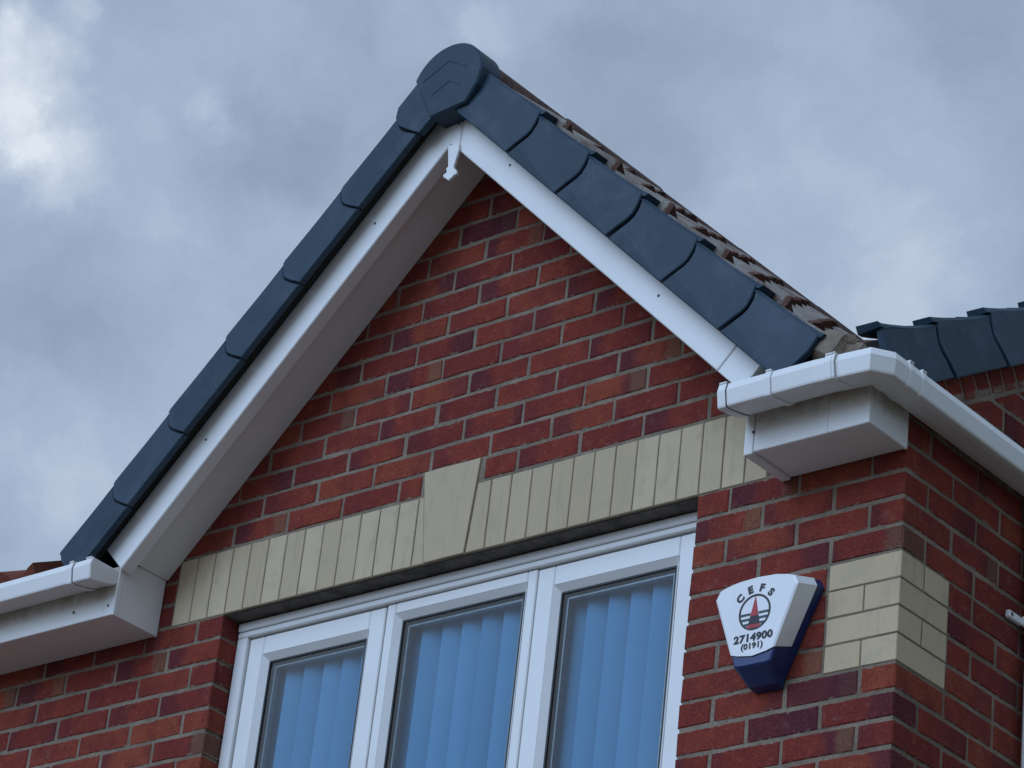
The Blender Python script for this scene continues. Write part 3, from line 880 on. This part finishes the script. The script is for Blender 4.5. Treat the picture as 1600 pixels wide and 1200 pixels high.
# --- main roof (slopes up behind the gable) with its own verge on the right
mr = MB()
def mz(y): return .245+SB*y
xv = 1.30
vy = (1.45-.245)/SB
outline = [(XL, -.215), (-xv-.02, -.215), (0, vy), (xv+.02, -.215), (XC+.03, -.215), (XC+.03, 3.45), (XL, 3.45)]
k = len(mr.v); n_ = len(outline)
mr.v += [(x, y, mz(y)) for x, y in outline] + [(x, y, mz(y)-.025) for x, y in outline]
mr.f += [tuple(range(n_)), tuple(range(n_, 2*n_))[::-1]] + [(j, (j+1) % n_, n_+(j+1) % n_, n_+j) for j in range(n_)]
mr.v += [(XL, 3.45, mz(3.45)), (XC+.03, 3.45, mz(3.45)), (XC+.03, 7.15, mz(-.25)), (XL, 7.15, mz(-.25))]
mr.f += [(2*n_, 2*n_+1, 2*n_+2, 2*n_+3)]
main_roof = mr.build('main_roof', M_ROOFDARK, house)
tS = Vector((0, -cS, -sS)); nS = Vector((0, -sS, cS))
rest = MB()
k = 0
while True:
    l = -.275/cS+.2845*k; k += 1                # nose position measured up the slope
    yn = l*cS
    if yn > 3.2: break
    x = XC-.14
    while x > XL+.1:
        zx = (1.52-.245-abs(x)*.98)/SB if abs(x) < 1.5 else -9
        if (abs(x) < 1.40 and yn+.1 < zx) or (k == 1 and x > 1.1): x -= .30; continue
        hd = Vector((x, yn, mz(yn)+.010)) - tS*.36
        if k == 1 and -2.9 < x < -1.3:
            place('roof_tile', rngb.choice(REDT), main_roof, frame_matrix(tS, nS, hd))
        else: rest.add([v[:] for v in [vv.co for vv in TILES[0].vertices]], [tuple(p.vertices) for p in TILES[0].polygons], frame_matrix(tS, nS, hd))
        x -= .30
o_ = rest.build('roof_tiles', M_TILE, main_roof, fix=False); o_['kind'] = 'stuff'
SA = [.112, -.181, -.470, -.755]
so_ = Vector((1.6, 0, .0552))
for k in range(0, 10):
    a = .079-.2905*(k+1)
    if k == 0: me = verge_mesh(.274, True, lift=1.25, over=.004, deep=.088)
    else: me = CACHE.get('sv') or verge_mesh(.2905, True, lift=.75, over=.018); CACHE['sv'] = me if k else None
    org = so_+tS*a
    place('verge_cap', me, main_roof, frame_matrix(tS, nS, org) @ Matrix.Rotation(rngb.uniform(-.004, .004), 4, 'Y') @ Matrix.Rotation(.012, 4, 'Y'))
m = MB(); m.add(*bevbox(.16, .07, .115), frame_matrix(tS, nS, so_+tS*-.02+nS*.165+Vector((-.052, 0, 0)))); m.build('verge_hollow_dark', M_ROOFDARK, main_roof)  # black block put in to read as the shaded hollow end of the cap
# main ridge
m = MB(); V, F = half_round(0, 0, .12, XL, XC+.05); m.add([(v[1], 3.45+v[0], mz(3.45)+.0+v[2]) for v in V], F); m.build('ridge_tiles', M_RIDGE, main_roof)

# ------------------------------------------------------------------ gutters
GP = [(0, .118), (0, .082), (.010, .072), (.030, .066), (.085, .0545), (.100, .0535), (.1045, .0555), (.1065, .060), (.1135, .0975), (.1065, .119),
      (.1035, .119), (.110, .098), (.104, .066), (.096, .059), (.084, .058), (.031, .069), (.012, .075), (.003, .084), (.003, .118)]
def grow(pr, d):                                # outer half of the profile, swollen, for straps and unions
    out = [(o-(0 if o > .02 else 0), z) for o, z in pr[:10]]
    o2 = []
    for i, (o, z) in enumerate(out):
        o2.append((o+(d if o > .05 else 0), z-(d if z < .09 else -d*(1 if i == 9 else 0))))
    return o2 + [(o, z) for o, z in out[::-1]]
def gut_mesh(mb, prof, frames): mb.sweep(prof, frames)
def ff(x, yb): return lambda o, z: (x, yb-o, z)
def fs(y, xb): return lambda o, z: (xb+o, y, z)
YGL, YGR, XGS = -.1905, -.1775, XC+.004
gl_ = empty('gutter', (-2.9, YGL, .08)); tag(gl_, 'straight white square gutter along the left eaves with its stop end beside the gable', 'gutter', 'white gutters on the house')
m = MB(); m.sweep(GP, [ff(XL, YGL), ff(-1.1745, YGL)]); m.build('gutter_channel', M_UPVC, gl_)
def cap_mesh(x0, x1, yb):
    m = MB(); out = grow(GP, .002)[:10]
    m.prism([(yb-o, z) for o, z in out], x0, x1, axis='x', b=.0015); return m
cap_mesh(-1.171, -1.1742, YGL).build('stop_end', M_UPVC, gl_)
def strap(x0, x1, yb, d, par, nm='gutter_bracket'):
    m = MB(); m.sweep(grow(GP, d), [ff(x0, yb), ff(x1, yb)]); m.box(x0, x1, yb-.110-d, yb-.100, .1192, .1240, .001); m.build(nm, M_UPVC, par)
strap(-1.2000, -1.1744, YGL, .003, gl_, 'stop_end_collar')
for x in (-1.262, -2.1, -2.9, -3.7): strap(x-.009, x+.009, YGL, .0045, gl_)
def seam(frames, par):
    m = MB(); m.sweep(grow(GP, .0012), frames); m.build('joint_seal', M_GASKET, par)
for x in (-1.2535, -1.2005): seam([ff(x, YGL), ff(x+.0016, YGL)], gl_)
gr_ = empty('gutter', (1.4, YGR, .08)); tag(gr_, 'white square gutter turning the right corner of the house towards the downpipe', 'gutter', 'white gutters on the house')
def chf(i):
    def a(o, z): c = .055*max(0, o)/.115; return (XGS+o-.75*c, YGR-o, z)
    def b(o, z): c = .055*max(0, o)/.115; return (XGS+o, YGR-o+c, z)
    return a if i == 0 else b
m = MB(); m.sweep(GP, [ff(1.169, YGR-.012), ff(1.46, YGR-.012), chf(0), chf(1), fs(-.05, XGS), fs(.95, XGS)]); m.build('gutter_channel', M_UPVC, gr_)
YG2 = YGR-.012
cap_mesh(1.1655, 1.1690, YG2).build('stop_end', M_UPVC, gr_)
strap(1.169, 1.192, YG2, .003, gr_, 'stop_end_collar')
def u_hit(u, v, y): d = ray(u, v); return CAM.x+d.x*(y-CAM.y)/d.y
for u, v in ((1199, 590), ): x = u_hit(u, v, -.305); strap(x-.009, x+.009, YG2, .0045, gr_)
x = u_hit(1297, 570, -.305); strap(x-.020, x+.001, YG2, .003, gr_, 'gutter_union'); strap(x+.003, x+.010, YG2, .004, gr_)
def strap_s(y0, y1, d, par, nm='gutter_bracket'):
    m = MB(); m.sweep(grow(GP, d), [fs(y0, XGS), fs(y1, XGS)]); m.box(XGS+.100, XGS+.110+d, y0, y1, .1192, .1240, .001); m.build(nm, M_UPVC, par)
seam([ff(1.1925, YG2), ff(1.1942, YG2)], gr_); seam([ff(x+.0012, YG2), ff(x+.0028, YG2)], gr_); seam([fs(-.1565, XGS), fs(-.1549, XGS)], gr_); seam([fs(-.0995, XGS), fs(-.0979, XGS)], gr_)
strap_s(-.175, -.157, .003, gr_, 'gutter_union'); strap_s(-.118, -.100, .0035, gr_, 'gutter_union'); strap_s(.70, .718, .0045, gr_)

# ------------------------------------------------------------------ downpipe
dp = empty('downpipe', (XC+.05, .575, GZ)); tag(dp, 'white square downpipe on the right side wall with a fixing clip', 'downpipe')
m = MB(); m.box(XC+.018, XC+.083, .545, .61, GZ+.05, .06, .008); m.build('pipe', M_UPVC, dp)
for z in (-.285, -2.1, -3.9):
    m = MB(); m.box(XC+.012, XC+.088, .539, .616, z-.014, z+.014, .003); m.box(XC+.001, XC+.016, .478, .545, z-.011, z+.011, .003); m.build('pipe_clip', M_UPVC, dp)
    m = MB(); m.box(XC+.0155, XC+.0185, .485, .493, z-.004, z+.004); m.build('screw', M_SCREW, dp)

# ------------------------------------------------------------------ alarm box
al = empty('alarm_box', (1.174, 0, -.62)); tag(al, 'white and navy burglar alarm box on the brick wall beside the window', 'alarm box')
ac = 1.174
def sym(h): return [(ac+x, z) for x, z in h] + [(ac-x, z) for x, z in h[::-1] if x > 1e-6]
def alarm_ring(top, wt, bot, wb, rt, rb):
    """rounded, tapering outline, clockwise from the top centre"""
    h = [(0, top+.010), (wt*.45, top+.007), (wt-rt, top), (wt-rt*.35, top-rt*.22), (wt, top-rt*.9)]
    h += [(wt+(wb-wt)*f_, top-rt*.9+(bot-top+rt*1.6)*f_) for f_ in (.35, .7, 1.0)]
    h += [(wb-rb*.35, bot+.2*rb), (wb-rb, bot)]
    return sym(h)
def loft(name, rings, mt, cap_front=True):
    m = MB(); n_ = len(rings[0][1])
    for y, r in rings: m.v += [(x, y, z) for x, z in r]
    m.f.append(tuple(range(n_)))
    for i in range(len(rings)-1):
        for j in range(n_): m.f.append((i*n_+j, i*n_+(j+1) % n_, (i+1)*n_+(j+1) % n_, (i+1)*n_+j))
    return m
F0 = alarm_ring(-.350, .121, -.573, .058, .032, .016)
F1 = alarm_ring(-.346, .127, -.577, .062, .034, .016)
F2 = alarm_ring(-.336, .146, -.612, .050, .034, .012)
F3 = alarm_ring(-.332, .150, -.618, .048, .034, .012)
loft('alarm_base', [(-.083, F0), (-.080, F1), (-.030, F2), (-.003, F3)], M_ALARMB).build('alarm_base', M_ALARMB, al)
def cutz(ring, zc, sag=.012, up=0.0):
    """close the outline at a curved lower edge"""
    keep = [(x, z) for x, z in ring]
    right = [p for p in keep if p[0] >= ac-1e-9]; left = [p for p in keep if p[0] < ac-1e-9]
    def edge_at(pts, z0):
        pts = sorted(pts, key=lambda p: -p[1])
        for a, b in zip(pts, pts[1:]):
            if a[1] >= z0 >= b[1]: t = (a[1]-z0)/(a[1]-b[1]+1e-9); return a[0]+(b[0]-a[0])*t
        return pts[-1][0]
    rp = [p for p in right if p[1] > zc]; lp = [p for p in left if p[1] > zc]
    while len(rp) < 7: rp.append((edge_at(right, rp[-1][1]*.5+zc*.5), rp[-1][1]*.5+zc*.5))
    while len(lp) < 6: lp.insert(0, (edge_at(left, lp[0][1]*.5+zc*.5), lp[0][1]*.5+zc*.5))
    rp = rp[:7]; lp = lp[-6:]
    xr, xl = edge_at(right, zc), edge_at(left, zc)
    low = [(xr+(xl-xr)*f_, zc-sag*math.sin(math.pi*f_)) for f_ in (0, .15, .5, .85, 1)]
    return rp+low+lp
def off(ring, d):
    return [(ac+(x-ac)*(1+d/.11), -.45+(z+.45)*(1+d/.12)) for x, z in ring]
cv = loft('alarm_cover', [(-.0868, cutz(off(F0, .0008), -.541)), (-.0840, cutz(off(F1, .0014), -.538)), (-.0300, cutz(off(F2, .0014), -.520, .006)), (-.0285, cutz(off(F2, -.004), -.520, .006))], M_ALARMW)
cv.build('alarm_cover', M_ALARMW, al)
YA = -.0872
ring = MB(); NRG = 40; V = []; F = []
for i in range(NRG):
    a = 2*math.pi*i/NRG
    for r, yy in ((.0495, YA), (.0495, YA-.0007), (.0440, YA-.0007), (.0440, YA)): V.append((ac+r*math.cos(a), yy, -.4325+r*math.sin(a)))
for i in range(NRG):
    j = (i+1) % NRG
    for q_ in range(3): F.append((4*i+q_, 4*i+q_+1, 4*j+q_+1, 4*j+q_))
ring.add(V, F); ring.build('logo_ring', M_INK, al)
st = MB()
for z in (-.4365, -.4505, -.4645):
    hw = math.sqrt(.044**2-(z+.4325)**2)
    for q0, q1 in ((ac-hw, ac-.013), (ac+.013, ac+hw)):
        st = MB(); st.box(q0, q1, YA-.0006, YA, z-.0032, z+.0032); st.build('logo_stripe', M_GREENINK, al)
tr_ = MB()
def tri(z): return .0205*(-.388-z)/.088
tr_.prism([(ac-tri(-.443), -.443), (ac+tri(-.443), -.443), (ac, -.388)], YA-.0008, YA)
tr_.prism([(ac-tri(-.476), -.476), (ac+tri(-.476), -.476), (ac+tri(-.466), -.466), (ac-tri(-.466), -.466)], YA-.0008, YA)
tr_.build('logo_triangle', M_REDINK, al)
tb = MB(); tb.prism([(ac-tri(-.466), -.4655), (ac+tri(-.466), -.4655), (ac+tri(-.443), -.4432), (ac-tri(-.443), -.4432)], YA-.0008, YA); tb.build('logo_band', M_INK, al)
def text(s, size, x, z, ang=0.0, sx=1.0, bold=.012, nm='lettering', sh=0):
    cu = bpy.data.curves.new(nm, 'FONT'); cu.body = s; cu.size = size; cu.align_x = 'CENTER'; cu.align_y = 'CENTER'
    cu.offset = bold*size; cu.extrude = .0004; cu.space_character = 1.06; cu.resolution_u = 4
    to = bpy.data.objects.new(nm, cu); COL.objects.link(to)
    bpy.context.view_layer.update()
    me = bpy.data.meshes.new_from_object(to.evaluated_get(bpy.context.evaluated_depsgraph_get()))
    bpy.data.objects.remove(to); me.materials.clear(); me.materials.append(M_INK)
    M = Matrix.Translation((x, YA-.0004, z)) @ Matrix.Rotation(ang, 4, 'Y') @ Matrix.Rotation(math.pi/2, 4, 'X') @ Matrix.Diagonal((sx, 1, 1, 1))
    place(nm, me, al, M)
for ch, a in zip('CEFS', (-47, -16, 16, 46)):
    ra = math.radians(a); text(ch, .028, ac+.0655*math.sin(ra), -.4325+.0655*math.cos(ra), ra*.95, 1.1, .05)
text('2714900', .0285, ac+.001, -.5025, 0, 1.15, .04)
text('(0191)', .0215, ac-.001, -.5255, 0, 1.15, .035)
